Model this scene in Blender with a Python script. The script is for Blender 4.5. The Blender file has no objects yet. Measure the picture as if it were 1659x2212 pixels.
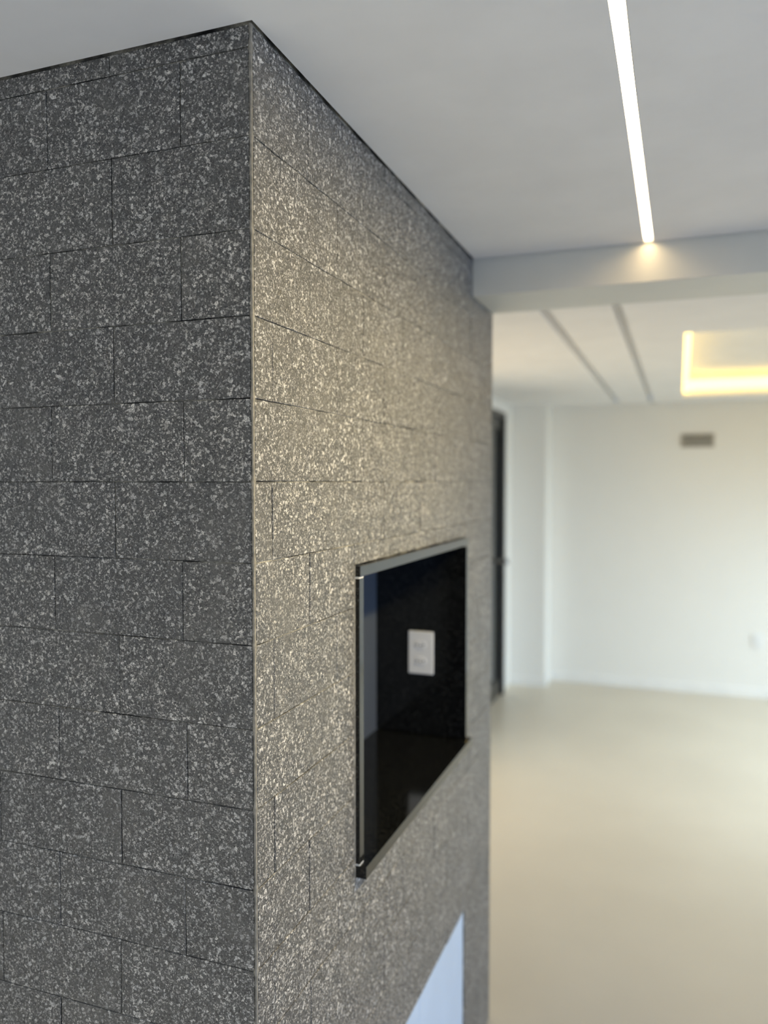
import bpy, bmesh, math, random
from mathutils import Matrix, Vector

scene = bpy.context.scene
C = scene.collection
random.seed(7)

# ---------------------------------------------------------------- camera
# world: origin at the stone corner at eye height, +Y runs along the stone wall into the far room, +X into the room
F_PX, W_PX, H_PX = 1722.0, 1659, 2212
yaw = math.atan(640 / F_PX)
pit = math.atan(66 / F_PX)
fw = Vector((-math.sin(yaw) * math.cos(pit), math.cos(yaw) * math.cos(pit), -math.sin(pit)))
rt = Vector((math.cos(yaw), math.sin(yaw), 0))
up = rt.cross(fw)
cam_d = bpy.data.cameras.new('camera')
cam = bpy.data.objects.new('camera', cam_d)
C.objects.link(cam)
m = Matrix.Identity(4)
for i in range(3):
    m[i][0], m[i][1], m[i][2] = rt[i], up[i], -fw[i]
m[0][3], m[1][3], m[2][3] = 0.5624, -0.9863, 0.0
cam.matrix_world = m
cam_d.sensor_fit = 'VERTICAL'
cam_d.sensor_height = 36.0
cam_d.sensor_width = 27.0
cam_d.lens = F_PX / H_PX * 36.0
cam_d.clip_start = 0.02
cam_d.dof.use_dof = True
cam_d.dof.focus_distance = 1.19
cam_d.dof.aperture_fstop = 1.85
scene.camera = cam

# ---------------------------------------------------------------- exposure, world, daylight, fill
scene.view_settings.view_transform = 'Standard'
scene.view_settings.look = 'None'
scene.view_settings.gamma = 1.0
scene.view_settings.use_curve_mapping = False
scene.view_settings.exposure = 0.0
scene.cycles.max_bounces = 10
scene.cycles.diffuse_bounces = 6
scene.cycles.sample_clamp_indirect = 6.0
try:
    scene.cycles.use_denoising = True
except Exception:
    pass
world = bpy.data.worlds.new('world')
scene.world = world
world.use_nodes = True
world.node_tree.nodes['Background'].inputs[0].default_value = (0.62, 0.78, 1.0, 1)
world.node_tree.nodes['Background'].inputs[1].default_value = 0.6


def area(name, loc, direction, sx, sy, color, power, spread=180):
    l = bpy.data.lights.new(name, 'AREA')
    l.shape = 'RECTANGLE'
    l.size, l.size_y = sx, sy
    l.color = color
    l.energy = power
    l.spread = math.radians(spread)
    o = bpy.data.objects.new(name, l)
    C.objects.link(o)
    o.location = loc
    o.rotation_euler = Vector(direction).to_track_quat('-Z', 'Y').to_euler()
    return o


DAY = (0.62, 0.80, 1.0)
# glass-door daylight, an added stone-wall fill and a warm corridor lamp (all outside the frame)
area('daylight_left', (-2.5, -2.6, -0.35), (1, 0, -1.0), 2.2, 2.0, (0.87, 0.94, 1.0), 80, 110)
area('added_wall_fill', (1.05, 0.35, 0.60), (-1, 0, -0.76), 1.3, 0.06, (1, 0.79, 0.38), 9.0, 84)  # unseen warm fill, added to brighten the stone's right face
area('daylight_right', (3.4, -0.6, -0.45), (-1, 0.1, -0.5), 2.6, 1.8, (0.38, 0.58, 1.0), 58, 140)
area('corridor_light', (-0.76, 3.0, -0.6), (1, 0, 0), 1.7, 2.2, (1.0, 0.70, 0.34), 11)
area('daylight_far', (3.4, 4.1, -0.45), (-1, 0.25, -0.9), 2.8, 1.9, (0.66, 0.85, 1.0), 96, 115)

# ---------------------------------------------------------------- helpers
EYE = 1.75
FLOOR, CEIL, CEIL2 = -1.75, 0.63, 0.65


def tag(o, label=None, cat=None, group=None, kind=None):
    if label: o['label'] = label
    if cat: o['category'] = cat
    if group: o['group'] = group
    if kind: o['kind'] = kind
    return o


def box(bm, x0, x1, y0, y1, z0, z1, mat=0, bev=0.0):
    vs = [bm.verts.new((x, y, z)) for x in (x0, x1) for y in (y0, y1) for z in (z0, z1)]
    fs = []
    for q in ((0, 1, 3, 2), (4, 6, 7, 5), (0, 4, 5, 1), (2, 3, 7, 6), (0, 2, 6, 4), (1, 5, 7, 3)):
        f = bm.faces.new([vs[i] for i in q])
        f.material_index = mat
        fs.append(f)
    if bev > 0:
        es = list({e for f in fs for e in f.edges})
        r = bmesh.ops.bevel(bm, geom=es, offset=bev, segments=2, affect='EDGES', profile=0.6)
        for f in r['faces']:
            f.material_index = mat


def quad(bm, pts, mat=0):
    f = bm.faces.new([bm.verts.new(p) for p in pts])
    f.material_index = mat
    return f


def obj(name, bm, mats, parent=None, loc=(0, 0, 0), normals=True):
    if normals:
        bmesh.ops.recalc_face_normals(bm, faces=bm.faces)
    me = bpy.data.meshes.new(name)
    bm.to_mesh(me)
    bm.free()
    for mt in (mats if isinstance(mats, (list, tuple)) else [mats]):
        me.materials.append(mt)
    o = bpy.data.objects.new(name, me)
    C.objects.link(o)
    if parent:
        # parts are written in world coordinates; keep them there
        for v in me.vertices:
            v.co = v.co - parent.location
        o.parent = parent
    return o


def empty(name, loc):
    o = bpy.data.objects.new(name, None)
    C.objects.link(o)
    o.location = loc
    o.empty_display_size = 0.1
    return o


def rect_minus(rects, hole):
    out = []
    hx0, hx1, hz0, hz1 = hole
    for (a, b, c, d) in rects:
        if b <= hx0 or a >= hx1 or d <= hz0 or c >= hz1:
            out.append((a, b, c, d))
            continue
        if a < hx0: out.append((a, hx0, c, d))
        if b > hx1: out.append((hx1, b, c, d))
        m0, m1 = max(a, hx0), min(b, hx1)
        if c < hz0: out.append((m0, m1, c, hz0))
        if d > hz1: out.append((m0, m1, hz1, d))
    return out


# ---------------------------------------------------------------- materials
def mat(name):
    mt = bpy.data.materials.new(name)
    mt.use_nodes = True
    nt = mt.node_tree
    return mt, nt, nt.nodes['Principled BSDF']


def N(nt, typ, **kw):
    n = nt.nodes.new(typ)
    for k, v in kw.items():
        if k in ('operation', 'blend_type', 'data_type', 'feature', 'attribute_name', 'noise_dimensions', 'distance', 'voronoi_dimensions'):
            setattr(n, k, v)
        else:
            n.inputs[k].default_value = v
    return n


def ramp(nt, src, stops, interp='LINEAR'):
    n = nt.nodes.new('ShaderNodeValToRGB')
    n.color_ramp.interpolation = interp
    els = n.color_ramp.elements
    while len(els) < len(stops):
        els.new(0.5)
    for e, (p, c) in zip(els, stops):
        e.position = p
        e.color = c if len(c) == 4 else (*c, 1)
    nt.links.new(src, n.inputs['Fac'])
    return n.outputs['Color']


def mix(nt, fac, a, b, mode='MIX'):
    n = nt.nodes.new('ShaderNodeMix')
    n.data_type = 'RGBA'
    n.blend_type = mode
    for sock, v in ((n.inputs[0], fac), (n.inputs[6], a), (n.inputs[7], b)):
        if hasattr(v, 'links') or hasattr(v, 'is_linked'):
            nt.links.new(v, sock)
        elif isinstance(v, (int, float)):
            sock.default_value = v
        else:
            sock.default_value = (*v, 1) if len(v) == 3 else v
    return n.outputs[2]


def paint(name, col, rough=0.6, scale=6.0, var=0.03, bump=0.02, spec=0.5):
    mt, nt, b = mat(name)
    tc = nt.nodes.new('ShaderNodeTexCoord')
    n = N(nt, 'ShaderNodeTexNoise', Scale=scale, Detail=4.0)
    nt.links.new(tc.outputs['Object'], n.inputs['Vector'])
    c0 = tuple(max(0, c * (1 - var)) for c in col)
    c1 = tuple(min(1, c * (1 + var)) for c in col)
    nt.links.new(ramp(nt, n.outputs['Fac'], [(0.3, c0), (0.7, c1)]), b.inputs['Base Color'])
    b.inputs['Roughness'].default_value = rough
    b.inputs['Specular IOR Level'].default_value = spec
    if bump:
        n2 = N(nt, 'ShaderNodeTexNoise', Scale=220.0, Detail=2.0)
        nt.links.new(tc.outputs['Object'], n2.inputs['Vector'])
        bp = N(nt, 'ShaderNodeBump', Strength=bump, Distance=0.002)
        nt.links.new(n2.outputs['Fac'], bp.inputs['Height'])
        nt.links.new(bp.outputs['Normal'], b.inputs['Normal'])
    return mt


def emit(name, col, strength):
    mt, nt, b = mat(name)
    b.inputs['Base Color'].default_value = (0.8, 0.8, 0.78, 1)
    b.inputs['Emission Color'].default_value = (*col, 1)
    b.inputs['Emission Strength'].default_value = strength
    return mt


def stone():
    """flamed granite: dark grey ground, pale feldspar flecks, black mica, thin cement film in patches"""
    mt, nt, b = mat('flamed_granite')
    L = nt.links.new
    tc = nt.nodes.new('ShaderNodeTexCoord')
    at = N(nt, 'ShaderNodeAttribute', attribute_name='tile_shift')
    vadd = N(nt, 'ShaderNodeVectorMath', operation='MULTIPLY_ADD')
    L(at.outputs['Vector'], vadd.inputs[0])
    vadd.inputs[1].default_value = (7.3, 5.1, 3.7)
    L(tc.outputs['Object'], vadd.inputs[2])
    P = vadd.outputs[0]
    # warp
    nw = N(nt, 'ShaderNodeTexNoise', Scale=260.0, Detail=2.0)
    L(P, nw.inputs['Vector'])
    wv = N(nt, 'ShaderNodeVectorMath', operation='SUBTRACT')
    L(nw.outputs['Color'], wv.inputs[0]); wv.inputs[1].default_value = (0.5, 0.5, 0.5)
    ws = N(nt, 'ShaderNodeVectorMath', operation='MULTIPLY_ADD')
    L(wv.outputs[0], ws.inputs[0]); ws.inputs[1].default_value = (0.0055,) * 3; L(P, ws.inputs[2])
    Q = ws.outputs[0]
    v1 = N(nt, 'ShaderNodeTexVoronoi', Scale=430.0); L(Q, v1.inputs['Vector'])      # 2-3 mm grains
    v2 = N(nt, 'ShaderNodeTexVoronoi', Scale=230.0); L(Q, v2.inputs['Vector'])      # rarer, larger grains
    n1 = N(nt, 'ShaderNodeTexNoise', Scale=620.0, Detail=3.0, Roughness=0.65); L(Q, n1.inputs['Vector'])
    n2 = N(nt, 'ShaderNodeTexNoise', Scale=38.0, Detail=3.0); L(P, n2.inputs['Vector'])
    sep1 = nt.nodes.new('ShaderNodeSeparateColor'); L(v1.outputs['Color'], sep1.inputs[0])
    sep2 = nt.nodes.new('ShaderNodeSeparateColor'); L(v2.outputs['Color'], sep2.inputs[0])
    ground = ramp(nt, n1.outputs['Fac'], [(0.30, (0.013, 0.013, 0.014)), (0.46, (0.058, 0.058, 0.058)), (0.58, (0.12, 0.119, 0.115)), (0.72, (0.34, 0.335, 0.32))])
    fleck1 = ramp(nt, sep1.outputs[0], [(0.0, (0, 0, 0)), (0.74, (0, 0, 0)), (0.82, (0.55,) * 3), (1.0, (1, 1, 1))])
    fleck2 = ramp(nt, sep2.outputs[0], [(0.0, (0, 0, 0)), (0.90, (0, 0, 0)), (0.94, (0.8,) * 3), (1.0, (1, 1, 1))])
    black1 = ramp(nt, sep1.outputs[1], [(0.0, (1, 1, 1)), (0.12, (0.8,) * 3), (0.2, (0, 0, 0)), (1.0, (0, 0, 0))])
    # flecks break up with the fine noise so no cell outline stays clean
    brk = ramp(nt, n1.outputs['Fac'], [(0.40, (0.15,) * 3), (0.58, (1, 1, 1))])
    f1 = mix(nt, 1.0, fleck1, brk, 'MULTIPLY')
    f2 = mix(nt, 1.0, fleck2, brk, 'MULTIPLY')
    c = mix(nt, black1, ground, (0.014, 0.014, 0.015))
    c = mix(nt, f1, c, (0.76, 0.74, 0.70))
    c = mix(nt, f2, c, (0.88, 0.86, 0.82))
    # slow tone change across a tile and from tile to tile
    tone = ramp(nt, n2.outputs['Fac'], [(0.3, (0.78, 0.79, 0.80)), (0.7, (1.18, 1.17, 1.15))])
    c = mix(nt, 1.0, c, tone, 'MULTIPLY')
    sv = nt.nodes.new('ShaderNodeSeparateXYZ'); L(at.outputs['Vector'], sv.inputs[0])
    tt = ramp(nt, sv.outputs[0], [(0.0, (0.93, 0.93, 0.94)), (1.0, (1.07, 1.06, 1.05))])
    c = mix(nt, 1.0, c, tt, 'MULTIPLY')
    # cement film left by the grouting
    n3 = N(nt, 'ShaderNodeTexNoise', Scale=6.5, Detail=5.0, Roughness=0.6); L(tc.outputs['Object'], n3.inputs['Vector'])
    film = ramp(nt, n3.outputs['Fac'], [(0.0, (0, 0, 0)), (0.53, (0, 0, 0)), (0.66, (0.55,) * 3), (1.0, (0.65,) * 3)])
    n4 = N(nt, 'ShaderNodeTexNoise', Scale=90.0, Detail=3.0); L(tc.outputs['Object'], n4.inputs['Vector'])
    film = mix(nt, 1.0, film, ramp(nt, n4.outputs['Fac'], [(0.35, (0.2,) * 3), (0.6, (1, 1, 1))]), 'MULTIPLY')
    c = mix(nt, film, c, (0.135, 0.13, 0.118))
    L(c, b.inputs['Base Color'])
    L(ramp(nt, sep1.outputs[2], [(0.0, (0.26,) * 3), (0.5, (0.42,) * 3), (1.0, (0.58,) * 3)]), b.inputs['Roughness'])
    b.inputs['Specular IOR Level'].default_value = 1.0
    b.inputs['Diffuse Roughness'].default_value = 1.0
    # flamed relief
    h = N(nt, 'ShaderNodeMath', operation='MULTIPLY_ADD')
    L(sep1.outputs[2], h.inputs[0]); h.inputs[1].default_value = 0.5; L(n1.outputs['Fac'], h.inputs[2])
    h2 = N(nt, 'ShaderNodeMath', operation='MULTIPLY_ADD')
    L(sep2.outputs[1], h2.inputs[0]); h2.inputs[1].default_value = 0.5; L(h.outputs[0], h2.inputs[2])
    bp = N(nt, 'ShaderNodeBump', Strength=0.75, Distance=0.0009)
    L(h2.outputs[0], bp.inputs['Height'])
    L(bp.outputs['Normal'], b.inputs['Normal'])
    return mt


def grout():
    mt, nt, b = mat('cement_grout')
    L = nt.links.new
    tc = nt.nodes.new('ShaderNodeTexCoord')
    n = N(nt, 'ShaderNodeTexNoise', Scale=11.0, Detail=3.0); L(tc.outputs['Object'], n.inputs['Vector'])
    n2 = N(nt, 'ShaderNodeTexNoise', Scale=300.0, Detail=3.0); L(tc.outputs['Object'], n2.inputs['Vector'])
    c = ramp(nt, n.outputs['Fac'], [(0.41, (0.006, 0.006, 0.006)), (0.48, (0.07, 0.068, 0.06)), (0.60, (0.38, 0.36, 0.30))])
    c = mix(nt, 1.0, c, ramp(nt, n2.outputs['Fac'], [(0.3, (0.6,) * 3), (0.7, (1.15,) * 3)]), 'MULTIPLY')
    L(c, b.inputs['Base Color'])
    b.inputs['Roughness'].default_value = 0.9
    return mt


def granite_black():
    mt, nt, b = mat('polished_black_granite')
    L = nt.links.new
    tc = nt.nodes.new('ShaderNodeTexCoord')
    v = N(nt, 'ShaderNodeTexVoronoi', Scale=420.0); L(tc.outputs['Object'], v.inputs['Vector'])
    n = N(nt, 'ShaderNodeTexNoise', Scale=120.0, Detail=4.0); L(tc.outputs['Object'], n.inputs['Vector'])
    s = nt.nodes.new('ShaderNodeSeparateColor'); L(v.outputs['Color'], s.inputs[0])
    c = mix(nt, ramp(nt, s.outputs[0], [(0.0, (0, 0, 0)), (0.93, (0, 0, 0)), (0.96, (1, 1, 1))]),
            ramp(nt, n.outputs['Fac'], [(0.4, (0.0025, 0.0028, 0.003)), (0.7, (0.010, 0.011, 0.012))]), (0.035, 0.036, 0.035))
    L(c, b.inputs['Base Color'])
    b.inputs['Roughness'].default_value = 0.10
    b.inputs['Specular IOR Level'].default_value = 0.5
    return mt


def floor_mat():
    mt, nt, b = mat('satin_beige_floor')
    L = nt.links.new
    tc = nt.nodes.new('ShaderNodeTexCoord')
    n = N(nt, 'ShaderNodeTexNoise', Scale=1.6, Detail=5.0); L(tc.outputs['Object'], n.inputs['Vector'])
    c = ramp(nt, n.outputs['Fac'], [(0.3, (0.57, 0.515, 0.42)), (0.7, (0.62, 0.565, 0.465))])
    L(c, b.inputs['Base Color'])
    b.inputs['Roughness'].default_value = 0.36
    b.inputs['Specular IOR Level'].default_value = 0.6
    return mt


M_STONE, M_GROUT, M_BLACK, M_FLOOR = stone(), grout(), granite_black(), floor_mat()
M_CEIL = paint('matt_ceiling_paint', (0.86, 0.85, 0.84), 0.9, bump=0)
M_WALL = paint('warm_white_wall_paint', (0.84, 0.835, 0.81), 0.75, var=0.006)
M_BEAM = paint('grey_satin_beam_paint', (0.66, 0.65, 0.59), 0.38, bump=0.01)
M_WHITE = paint('white_satin_trim', (0.85, 0.85, 0.84), 0.35, bump=0)
M_LACQ = paint('pale_blue_film', (0.60, 0.74, 0.93), 0.35, bump=0)
M_CORNER = paint('cement_corner_bead', (0.21, 0.20, 0.175), 0.9, scale=90, var=0.35, bump=0.6)
M_WGROUT = paint('white_grout', (0.72, 0.72, 0.70), 0.8, bump=0)
M_DARK = paint('dark_void', (0.012, 0.012, 0.012), 0.9, bump=0)
M_BLKALU = paint('black_anodised_aluminium', (0.012, 0.013, 0.015), 0.32, bump=0)
M_CHROME = paint('satin_chrome', (0.62, 0.63, 0.64), 0.25, bump=0)
M_CHROME.node_tree.nodes['Principled BSDF'].inputs['Metallic'].default_value = 1.0
M_PLATE = paint('white_plastic', (0.80, 0.81, 0.82), 0.4, bump=0)
M_BACK = paint('blue_grey_panel', (0.085, 0.10, 0.125), 0.35, bump=0)
M_GREY = paint('grey_plastic', (0.52, 0.50, 0.45), 0.5, bump=0)
M_LED = emit('led_diffuser', (1.0, 0.74, 0.40), 20.0)
M_COVE = emit('cove_led', (1.0, 0.66, 0.13), 3.8)
M_GLASS, _nt, _b = mat('dark_glass')
_b.inputs['Base Color'].default_value = (0.01, 0.012, 0.014, 1)
_b.inputs['Roughness'].default_value = 0.05

# ---------------------------------------------------------------- room shell
X0, X1, Y0, Y1 = -2.6, 3.6, -4.0, 6.05
bm = bmesh.new(); box(bm, X0 - .1, X1 + .1, Y0 - .1, Y1 + .1, FLOOR - 0.1, FLOOR)
tag(obj('floor', bm, M_FLOOR), 'satin beige floor running through both rooms', kind='structure')

# near ceiling with its slot for the light line; a shadow gap runs round it
LX0, LX1, LY0, LY1 = 0.4635, 0.4875, -0.40, 1.2400
GAP = 0.005
rects = rect_minus([(X0, X1, Y0, 1.2440)], (-9, GAP, -GAP, 9))
rects = rect_minus(rects, (LX0, LX1, LY0, LY1))
bm = bmesh.new()
for (a, b, c, d) in rects:
    box(bm, a, b, c, d, CEIL, CEIL + 0.0125)
box(bm, X0, X1, Y0, 1.26, CEIL + 0.06, CEIL + 0.12, 1)
tag(obj('ceiling', bm, [M_CEIL, M_DARK]), 'smooth pale grey plasterboard ceiling above the stone corner', kind='structure')

# beam between the rooms
bm = bmesh.new(); box(bm, 0.0, X1, 1.2500, 1.505, 0.527, CEIL + 0.10, bev=0.002)
tag(obj('ceiling_beam', bm, M_BEAM), 'grey painted beam crossing the ceiling where the stone wall ends', kind='structure')

# far ceiling with two slots and the lit cove
GR = [(0.045, 0.088), (0.312, 0.350)]
CX0, CX1, CY0, CY1 = 0.572, 2.6, 2.78, 5.52
rects = [(-0.8, X1, 1.505, Y1)]
for (a, b) in GR:
    rects = rect_minus(rects, (a, b, 1.52, 5.9))
rects = rect_minus(rects, (CX0, CX1, CY0, CY1))
bm = bmesh.new()
for (a, b, c, d) in rects:
    box(bm, a, b, c, d, CEIL2, CEIL2 + 0.02)
for (a, b) in GR:
    box(bm, a - .01, b + .01, 1.51, 5.92, CEIL2 + 0.05, CEIL2 + 0.065)
    box(bm, a - .01, a - .0005, 1.51, 5.92, CEIL2 + 0.02, CEIL2 + 0.05)
    box(bm, b + .0005, b + .01, 1.51, 5.92, CEIL2 + 0.02, CEIL2 + 0.05)
# cove: raised panel and its sides
zt = CEIL2 + 0.17
box(bm, CX0 - .05, CX1 + .05, CY0 - .05, CY1 + .05, zt, zt + 0.02)
box(bm, CX0 - .05, CX0, CY0 - .05, CY1 + .05, CEIL2 + .02, zt)
box(bm, CX1, CX1 + .05, CY0 - .05, CY1 + .05, CEIL2 + .02, zt)
box(bm, CX0, CX1, CY0 - .05, CY0, CEIL2 + .02, zt)
box(bm, CX0, CX1, CY1, CY1 + .05, CEIL2 + .02, zt)
tag(obj('ceiling', bm, M_CEIL), 'pale ceiling of the far room with two narrow slots', kind='structure')


def wall(name, dims, label, mt=M_WALL):
    b_ = bmesh.new(); box(b_, *dims)
    return tag(obj(name, b_, mt), label, kind='structure')


TOP = 0.95
wall('wall_back', (-0.9, X1 + .1, Y1, Y1 + .1, FLOOR, TOP), 'warm white wall at the far end of the room')
wall('wall_right', (X1, X1 + .1, Y0, Y1, FLOOR, TOP), 'white wall on the right, outside the picture')
wall('wall_front', (X0, X1, Y0 - .1, Y0, FLOOR, TOP), 'white wall behind the viewer')
wall('wall_left', (X0 - .1, X0, Y0, 0.3, FLOOR, TOP), 'white wall left of the stone face, outside the picture')

# left wall of the far room, with the black door let in
DY0, DY1, DTOP = 4.35, 5.47, 0.555
bm = bmesh.new()
for (a, b, c, d) in rect_minus([(1.512, Y1, FLOOR, TOP)], (DY0, DY1, -9, DTOP)):
    box(bm, -0.90, -0.80, a, b, c, d)
tag(obj('wall_side', bm, M_WALL), 'side wall of the far room holding the black door', kind='structure')
bm = bmesh.new(); box(bm, -0.80, -0.50, 5.79, Y1, FLOOR, CEIL2)
tag(obj('pillar', bm, M_WALL), 'white square pillar in the far left corner of the room', kind='structure')

# baseboards
bm = bmesh.new(); box(bm, -0.485, X1, Y1 - 0.014, Y1, FLOOR, FLOOR + 0.075, bev=0.002)
tag(obj('baseboard_back', bm, M_WHITE), 'white baseboard along the far wall', kind='structure')
bm = bmesh.new()
box(bm, -0.80, -0.486, 5.776, 5.79, FLOOR, FLOOR + 0.075, bev=0.002)
box(bm, -0.50, -0.486, 5.7901, Y1 - 0.0, FLOOR, FLOOR + 0.075, bev=0.002)
tag(obj('baseboard_pillar', bm, M_WHITE), 'white baseboard around the corner pillar', kind='structure')
bm = bmesh.new(); box(bm, X1 - 0.014, X1, Y0, Y1 - .02, FLOOR, FLOOR + 0.075)
tag(obj('baseboard_right', bm, M_WHITE), 'white baseboard along the right wall', kind='structure')

# ---------------------------------------------------------------- stone wall
ROWS = [0.63, 0.5986, 0.4787, 0.3514, 0.2319, 0.1164, -0.0006, -0.1161, -0.2332, -0.3540, -0.4704, -0.5872, -0.7063]
while ROWS[-1] - 0.117 > FLOOR:
    ROWS.append(ROWS[-1] - 0.1175)
ROWS.append(FLOOR)
YEND = 1.51
NI = (0.368, 1.172, -0.742, -0.155)       # niche opening (y0,y1,z0,z1) outer size of its slabs
CAB = (0.372, 1.188, -1.69, -1.222)       # lower opening with the white door
bm = bmesh.new()
shift = bm.faces.layers.float_vector.new('tile_shift')


def tile(u0, u1, v0, v1, side):
    """one stone slab; u along the wall, v up; its edges slightly chipped"""
    if u1 - u0 < 0.006 or v1 - v0 < 0.004:
        return
    g = [random.uniform(0.00022, 0.0008) for _ in range(4)]
    if random.random() < 0.25: g[2] += random.uniform(0.0003, 0.0008)
    if random.random() < 0.25: g[0] += random.uniform(0.0002, 0.0007)
    a, b, c, d = u0 + g[0], u1 - g[1], v0 + g[2], v1 - g[3]
    off = random.uniform(-0.0005, 0.0005)
    tl = random.uniform(-0.0006, 0.0006)
    nu = max(2, int((b - a) / 0.009)); nv = max(2, int((d - c) / 0.009))

    def ring(inset, depth, jit):
        pts = []
        for i in range(nu): pts.append((a + (b - a) * i / nu, c, 0, 1))
        for i in range(nv): pts.append((b, c + (d - c) * i / nv, -1, 0))
        for i in range(nu): pts.append((b - (b - a) * i / nu, d, 0, -1))
        for i in range(nv): pts.append((a, d - (d - c) * i / nv, 1, 0))
        out = []
        for k, (u, v, nx, ny) in enumerate(pts):
            j = inset + random.uniform(0, jit)
            if k == 0: nx, ny = 1, 1
            if k == nu: nx, ny = -1, 1
            if k == nu + nv: nx, ny = -1, -1
            if k == 2 * nu + nv: nx, ny = 1, -1
            uu, vv = u + nx * j, v + ny * j
            dd = depth + (off + tl * ((uu - a) / (b - a) - 0.5) if depth >= -0.001 else 0)
            p = (uu, -dd, vv) if side == 'L' else (dd, uu, vv)
            out.append(bm.verts.new(p))
        return out
    r0, r1, r2 = ring(0, -0.004, 0), ring(0, -0.0005, 0.00035), ring(0.0005, 0.0, 0.0006)
    sh = (random.random(), random.random(), random.random())
    n = len(r0)
    flip = False
    for p, q in ((r0, r1), (r1, r2)):
        for i in range(n):
            f = bm.faces.new((p[i], p[(i + 1) % n], q[(i + 1) % n], q[i]))
            f[shift] = sh
    f = bm.faces.new(r2)
    f[shift] = sh


# left face: slabs run from the corner to the left; half bond
for i in range(len(ROWS) - 1):
    z1, z0 = ROWS[i], ROWS[i + 1]
    if i == 0: z1 -= 0.001
    half = (i % 2 == 1)
    xs = [-0.0026]
    x = -0.117 if half else -0.236
    while x > -2.55:
        xs.append(x + random.uniform(-0.004, 0.004)); x -= 0.2352
    xs.append(-2.6)
    for a, b in zip(xs[1:], xs[:-1]):
        tile(a, b, z0, z1, 'L')
    ys = [0.0055]
    y = 0.179 if half else 0.058
    while y < YEND - 0.02:
        ys.append(y + random.uniform(-0.003, 0.003)); y += 0.2352
    ys.append(YEND)
    for a, b in zip(ys[:-1], ys[1:]):
        rs = rect_minus(rect_minus([(a, b, z0, z1)], NI), CAB)
        for r in rs:
            tile(*r, 'R')
# grout bed behind the slabs (with the two openings left free) and the masonry core's outer faces
gd = 0.0017
q0 = len(bm.faces)
quad(bm, [(-2.6, gd, FLOOR), (-gd, gd, FLOOR), (-gd, gd, CEIL + .05), (-2.6, gd, CEIL + .05)], 1)
for (a, b, c, d) in rect_minus(rect_minus([(gd, YEND, FLOOR, CEIL + .05)], NI), CAB):
    quad(bm, [(-gd, a, c), (-gd, b, c), (-gd, b, d), (-gd, a, d)], 1)
quad(bm, [(0, YEND, FLOOR), (-2.6, YEND, FLOOR), (-2.6, YEND, CEIL + .05), (0, YEND, CEIL + .05)], 1)
for (o, dp) in ((NI, 0.30), (CAB, 0.30)):      # reveals of both openings
    a, b, c, d = o
    quad(bm, [(-gd, a, c), (-dp, a, c), (-dp, a, d), (-gd, a, d)], 1)
    quad(bm, [(-gd, b, c), (-dp, b, c), (-dp, b, d), (-gd, b, d)], 1)
    quad(bm, [(-gd, a, c), (-gd, b, c), (-dp, b, c), (-dp, a, c)], 1)
    quad(bm, [(-gd, a, d), (-gd, b, d), (-dp, b, d), (-dp, a, d)], 1)
    quad(bm, [(-dp, a, c), (-dp, b, c), (-dp, b, d), (-dp, a, d)], 1)
stone_wall = obj('wall_stone', bm, [M_STONE, M_GROUT])
tag(stone_wall, 'corner wall clad in flamed grey granite slabs laid in half bond', kind='structure')

# cement bead running down the corner
bm = bmesh.new()
prev = None
nz = 520
rowset = ROWS
for k in range(nz + 1):
    z = FLOOR + (CEIL - 0.0005 - FLOOR) * k / nz
    near = min(abs(z - r) for r in rowset)
    blob = 0.0016 * math.exp(-(near / 0.006) ** 2)
    w = 0.0036 + random.uniform(-0.0004, 0.0005) + blob * 1.6
    s = -0.0003 + random.uniform(-0.0002, 0.0002)
    wob = 0.0005 * math.sin(z * 41) + 0.0004 * math.sin(z * 97)
    sec = [(-w * .8, 0.002), (-w * .8 + 0.0008, -s * 0 - 0.0002), (-0.0016 + wob, -0.0009 - blob * .2), (0.0007 + wob * .3, -0.0003), (0.0010 + blob * .2, 0.0016 + wob),
           (0.0003, w + 0.0008), (-0.002, w + 0.0016)]
    ring = [bm.verts.new((x, y, z)) for (x, y) in sec]
    if prev:
        for i in range(len(ring) - 1):
            bm.faces.new((prev[i], prev[i + 1], ring[i + 1], ring[i]))
    prev = ring
obj('corner_joint', bm, M_CORNER, parent=stone_wall)

# ---------------------------------------------------------------- niche lined in black granite
P = 0.012     # slabs stand proud of the stone
T = 0.021
ny0, ny1, nz0, nz1 = NI
nd = -0.255
t = empty('wall_niche', (nd, (ny0 + ny1) / 2, nz0))
tag(t, 'square open niche lined with polished black granite in the stone wall', 'niche')
bm = bmesh.new(); box(bm, nd, P, ny0 + .001, ny1 - .001, nz1 - T, nz1 - .001, bev=0.0007)
obj('lintel', bm, M_BLACK, t)
for (a, b) in ((ny0 + .001, ny0 + .001 + T), (ny1 - .001 - T, ny1 - .001)):
    bm = bmesh.new(); box(bm, nd, P - .0015 if a < 1 else P, a, b, nz0 + 0.0265, nz1 - T - 0.0035, bev=0.0007)
    obj('side_panel', bm, M_BLACK, t)
bm = bmesh.new(); box(bm, nd, 0.0235, ny0 + .001, ny1 + 0.004, nz0 + 0.0005, nz0 + 0.0235, bev=0.0007)
obj('sill', bm, M_BLACK, t)
bm = bmesh.new(); box(bm, nd - 0.02, nd, ny0 + .002, ny1 - .002, nz0 + .002, nz1 - .002)
tag(obj('back_panel', bm, M_BACK, t), 'smooth blue grey back panel')
bm = bmesh.new()
bm.free()
for zz in (nz1 - T - 0.0034, nz0 + 0.0236):
    bm = bmesh.new(); box(bm, -.02, P - .002, ny0 + .0012, ny0 + T, zz, zz + 0.0033)
    tag(obj('mortar_joint', bm, M_WGROUT, t), 'white joint between two black slabs')
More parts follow.
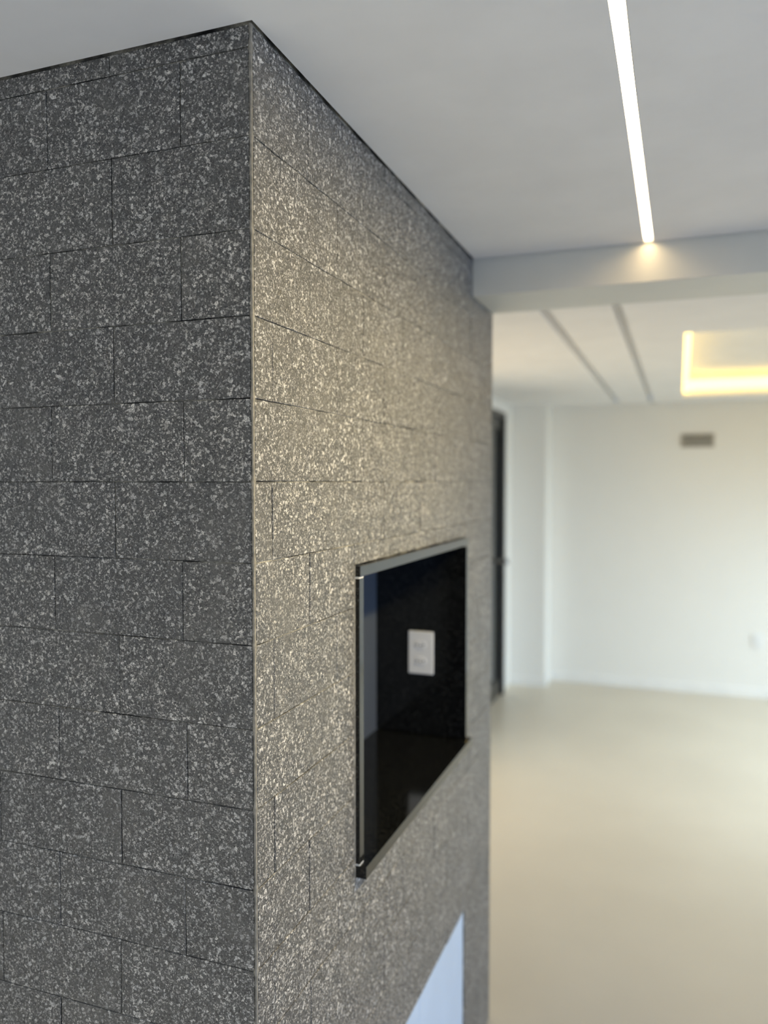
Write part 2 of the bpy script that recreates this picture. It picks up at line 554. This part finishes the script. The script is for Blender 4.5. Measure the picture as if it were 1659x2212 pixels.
# ragged pale sealant line where the near slab meets the stone
bm = bmesh.new()
prev = None
for k in range(140):
    z = nz0 + (nz1 - nz0) * k / 139
    j = 0.0016 + 0.0013 * math.sin(z * 33 + 1) * math.sin(z * 11) + random.uniform(-.0004, .0004)
    sec = [(-0.001, ny0 - 0.0012 - j), (0.0014, ny0 - 0.0008 - j * .6), (0.0022, ny0 + 0.0008)]
    ring = [bm.verts.new((x, y, z)) for (x, y) in sec]
    if prev:
        for i in range(2):
            bm.faces.new((prev[i], prev[i + 1], ring[i + 1], ring[i]))
    prev = ring
tag(obj('sealant', bm, M_CORNER, t), 'pale ragged sealant line')

# socket plate on the niche's far side
fy = ny1 - .001 - T
t = empty('wall_socket', (-0.119, fy, -0.545))
tag(t, 'white rectangular socket plate inside the black niche', 'socket')
bm = bmesh.new(); box(bm, -0.1555, -0.0820, fy - 0.007, fy, -0.5440, -0.4225, bev=0.003)
obj('cover_plate', bm, M_PLATE, t)
for zc in (-0.460, -0.506):
    bm = bmesh.new()
    pts = [(-0.119 + px, zc + pz) for px, pz in ((-.018, 0), (-.011, .011), (.011, .011), (.018, 0), (.011, -.011), (-.011, -.011))]
    lo = [bm.verts.new((x, fy - 0.007, z)) for x, z in pts]
    hi = [bm.verts.new((x, fy - 0.0085, z)) for x, z in pts]
    bm.faces.new(hi)
    for i in range(6):
        bm.faces.new((lo[i], lo[(i + 1) % 6], hi[(i + 1) % 6], hi[i]))
    s = obj('socket_insert', bm, M_PLATE, t)
    bm = bmesh.new()
    for dx in (-.0095, 0, .0095):
        bmesh.ops.create_cone(bm, cap_ends=True, segments=12, radius1=.0022, radius2=.0022, depth=.0006,
                              matrix=Matrix.Translation((-0.119 + dx, fy - 0.0086, zc - (.003 if dx == 0 else 0))) @ Matrix.Rotation(math.pi / 2, 4, 'X'))
    h = obj('pin_hole', bm, M_DARK)
    for v in h.data.vertices: v.co = v.co - t.location
    h.parent = s

# ---------------------------------------------------------------- white cabinet in the lower opening
a, b, c, d = CAB
t = empty('base_cabinet', (-0.15, (a + b) / 2, c))
tag(t, 'pale blue white cabinet door set into the stone wall below the niche', 'cabinet')
bm = bmesh.new()
box(bm, -0.28, -0.024, a + .001, a + .016, c + .001, d - .001)
box(bm, -0.28, -0.024, b - .016, b - .001, c + .001, d - .001)
box(bm, -0.28, -0.024, a + .0165, b - .0165, c + .001, c + .016)
box(bm, -0.28, -0.024, a + .0165, b - .0165, d - .016, d - .001)
box(bm, -0.285, -0.2805, a + .001, b - .001, c + .001, d - .001)
obj('carcass', bm, M_LACQ, t)
mid = (a + b) / 2
for (p, q) in ((a + .002, mid - .001), (mid + .001, b - .002)):
    bm = bmesh.new(); box(bm, -0.022, -0.0035, p, q, c + .003, d - .002, bev=0.0015)
    dr = obj('door', bm, M_LACQ, t)
    hy = q - 0.05 if p < mid - .1 else p + 0.05
    bm = bmesh.new(); box(bm, -0.0035, 0.012, hy - .006, hy + .006, -1.52, -1.40, bev=0.003)
    h = obj('handle', bm, M_CHROME)
    for v in h.data.vertices: v.co = v.co - t.location
    h.parent = dr

# ---------------------------------------------------------------- linear light in the near ceiling
t = empty('linear_ceiling_light', (0.4755, 0.42, CEIL))
tag(t, 'long thin warm white light line recessed in the near ceiling', 'ceiling light')
bm = bmesh.new(); box(bm, LX0 + .0015, LX1 - .0015, LY0 + .002, LY1 - .006, CEIL + 0.008, CEIL + 0.0115)
obj('diffuser', bm, M_LED, t)
bm = bmesh.new()
box(bm, LX0 + .0002, LX0 + .0014, LY0 + .0002, LY1 - .0002, CEIL + 0.0003, CEIL + 0.02)
box(bm, LX1 - .0014, LX1 - .0002, LY0 + .0002, LY1 - .0002, CEIL + 0.0003, CEIL + 0.02)
box(bm, LX0 + .0015, LX1 - .0015, LY0 + .0002, LY1 - .0002, CEIL + 0.0120, CEIL + 0.02)
obj('housing', bm, M_WHITE, t)

# ---------------------------------------------------------------- cove light in the far ceiling
t = empty('cove_light', ((CX0 + CX1) / 2, (CY0 + CY1) / 2, CEIL2 + 0.02))
tag(t, 'rectangular ceiling cove glowing yellow from hidden light strips', 'ceiling light')
for dims in ((CX0 + .001, CX0 + .030, CY0 + .03, CY1 - .032, CEIL2 + .022, CEIL2 + .034),
             (CX0 + .001, CX1 - .001, CY1 - .030, CY1 - .001, CEIL2 + .042, CEIL2 + .115),
             (CX1 - .030, CX1 - .001, CY0 + .032, CY1 - .032, CEIL2 + .030, CEIL2 + .120),
             (CX0 + .032, CX1 - .001, CY0 + .001, CY0 + .030, CEIL2 + .030, CEIL2 + .120)):
    bm = bmesh.new(); box(bm, *dims, bev=0.003)
    obj('light_strip', bm, M_COVE, t)

# ---------------------------------------------------------------- small fittings on the far wall
t = empty('wall_vent', (0.69, Y1, 0.29))
tag(t, 'small dark grey rectangular vent high on the far wall', 'vent')
bm = bmesh.new()
x0, x1, z0, z1 = 0.560, 0.818, 0.278, 0.392
for dims in ((x0, x1, z1 - .014, z1), (x0, x1, z0, z0 + .014), (x0, x0 + .014, z0 + .0141, z1 - .0141), (x1 - .014, x1, z0 + .0141, z1 - .0141)):
    box(bm, dims[0], dims[1], Y1 - .012, Y1, dims[2], dims[3])
obj('frame', bm, paint('vent_frame_grey', (0.50, 0.47, 0.42), 0.5, bump=0), t)
bm = bmesh.new(); box(bm, x0 + .0145, x1 - .0145, Y1 - .003, Y1 - .0005, z0 + .0145, z1 - .0145)
obj('duct', bm, paint('duct_grey', (0.10, 0.095, 0.085), 0.8, bump=0), t)
for k in range(5):
    bm = bmesh.new(); zz = z0 + .022 + k * .0135
    vs = [(Y1 - .011, zz), (Y1 - .0095, zz - .0012), (Y1 - .0035, zz + .007), (Y1 - .005, zz + .0082)]
    l = [bm.verts.new((x0 + .0146, y, z)) for y, z in vs]; r = [bm.verts.new((x1 - .0146, y, z)) for y, z in vs]
    bm.faces.new(l); bm.faces.new(r[::-1])
    for i in range(4): bm.faces.new((l[i], r[i], r[(i + 1) % 4], l[(i + 1) % 4]))
    obj('louvre', bm, M_GREY, t)

t = empty('light_switch', (1.157, Y1, -1.35))
tag(t, 'small white socket plate low on the far wall at the right edge', 'socket')
t.name = 'wall_socket'
bm = bmesh.new(); box(bm, 1.120, 1.194, Y1 - .008, Y1, -1.345, -1.228, bev=0.003)
obj('cover_plate', bm, M_PLATE, t)
bm = bmesh.new(); box(bm, 1.140, 1.174, Y1 - .011, Y1 - .0081, -1.312, -1.262, bev=0.001)
obj('socket_insert', bm, M_PLATE, t)

# ---------------------------------------------------------------- black door at the end of the stone wall
t = empty('door_1', (-0.82, (DY0 + DY1) / 2, FLOOR))
tag(t, 'tall black aluminium glazed door in the side wall past the stone', kind='structure')
FX0, FX1 = -0.86, -0.775
bm = bmesh.new()
box(bm, FX0, FX1, DY1 - .045, DY1 - .001, FLOOR + .001, DTOP - .001, bev=0.002)
box(bm, FX0, FX1, DY0 + .001, DY0 + .045, FLOOR + .001, DTOP - .001, bev=0.002)
box(bm, FX0, FX1, DY0 + .0455, DY1 - .0455, DTOP - .045, DTOP - .001, bev=0.002)
obj('door_frame', bm, M_BLKALU, t)
a, b = DY0 + .047, DY1 - .047
bm = bmesh.new()
box(bm, -0.84, -0.80, a, a + .09, FLOOR + .012, DTOP - .047, bev=0.002)
box(bm, -0.84, -0.80, b - .09, b, FLOOR + .012, DTOP - .047, bev=0.002)
box(bm, -0.84, -0.80, a + .0905, b - .0905, FLOOR + .012, FLOOR + .15, bev=0.002)
box(bm, -0.84, -0.80, a + .0905, b - .0905, DTOP - .14, DTOP - .047, bev=0.002)
leaf = obj('door_leaf', bm, M_BLKALU, t)
bm = bmesh.new(); box(bm, -0.825, -0.817, a + .0905, b - .0905, FLOOR + .1505, DTOP - .1405)
g = obj('glass_pane', bm, M_GLASS)
for v in g.data.vertices: v.co = v.co - t.location
g.parent = leaf
bm = bmesh.new()
Rz = Matrix.Rotation(math.pi / 2, 4, 'Y')
bmesh.ops.create_cone(bm, cap_ends=True, segments=24, radius1=.026, radius2=.026, depth=.008, matrix=Matrix.Translation((-0.796, b - .045, -0.645)) @ Rz)
bmesh.ops.create_cone(bm, cap_ends=True, segments=16, radius1=.010, radius2=.010, depth=.04, matrix=Matrix.Translation((-0.774, b - .045, -0.645)) @ Rz)
bmesh.ops.create_uvsphere(bm, u_segments=20, v_segments=12, radius=.024, matrix=Matrix.Translation((-0.745, b - .045, -0.645)))
hd = obj('door_knob', bm, M_CHROME)
for v in hd.data.vertices: v.co = v.co - t.location
hd.parent = leaf
bm = bmesh.new()
box(bm, -0.80, -0.785, DY1 + .001, DY1 + .075, FLOOR, DTOP + .075, bev=0.002)
box(bm, -0.80, -0.785, DY0 - .075, DY1 + .0005, DTOP + .001, DTOP + .0745, bev=0.002)
tag(obj('trim_1', bm, M_WHITE), 'pale casing around the black door', kind='structure')
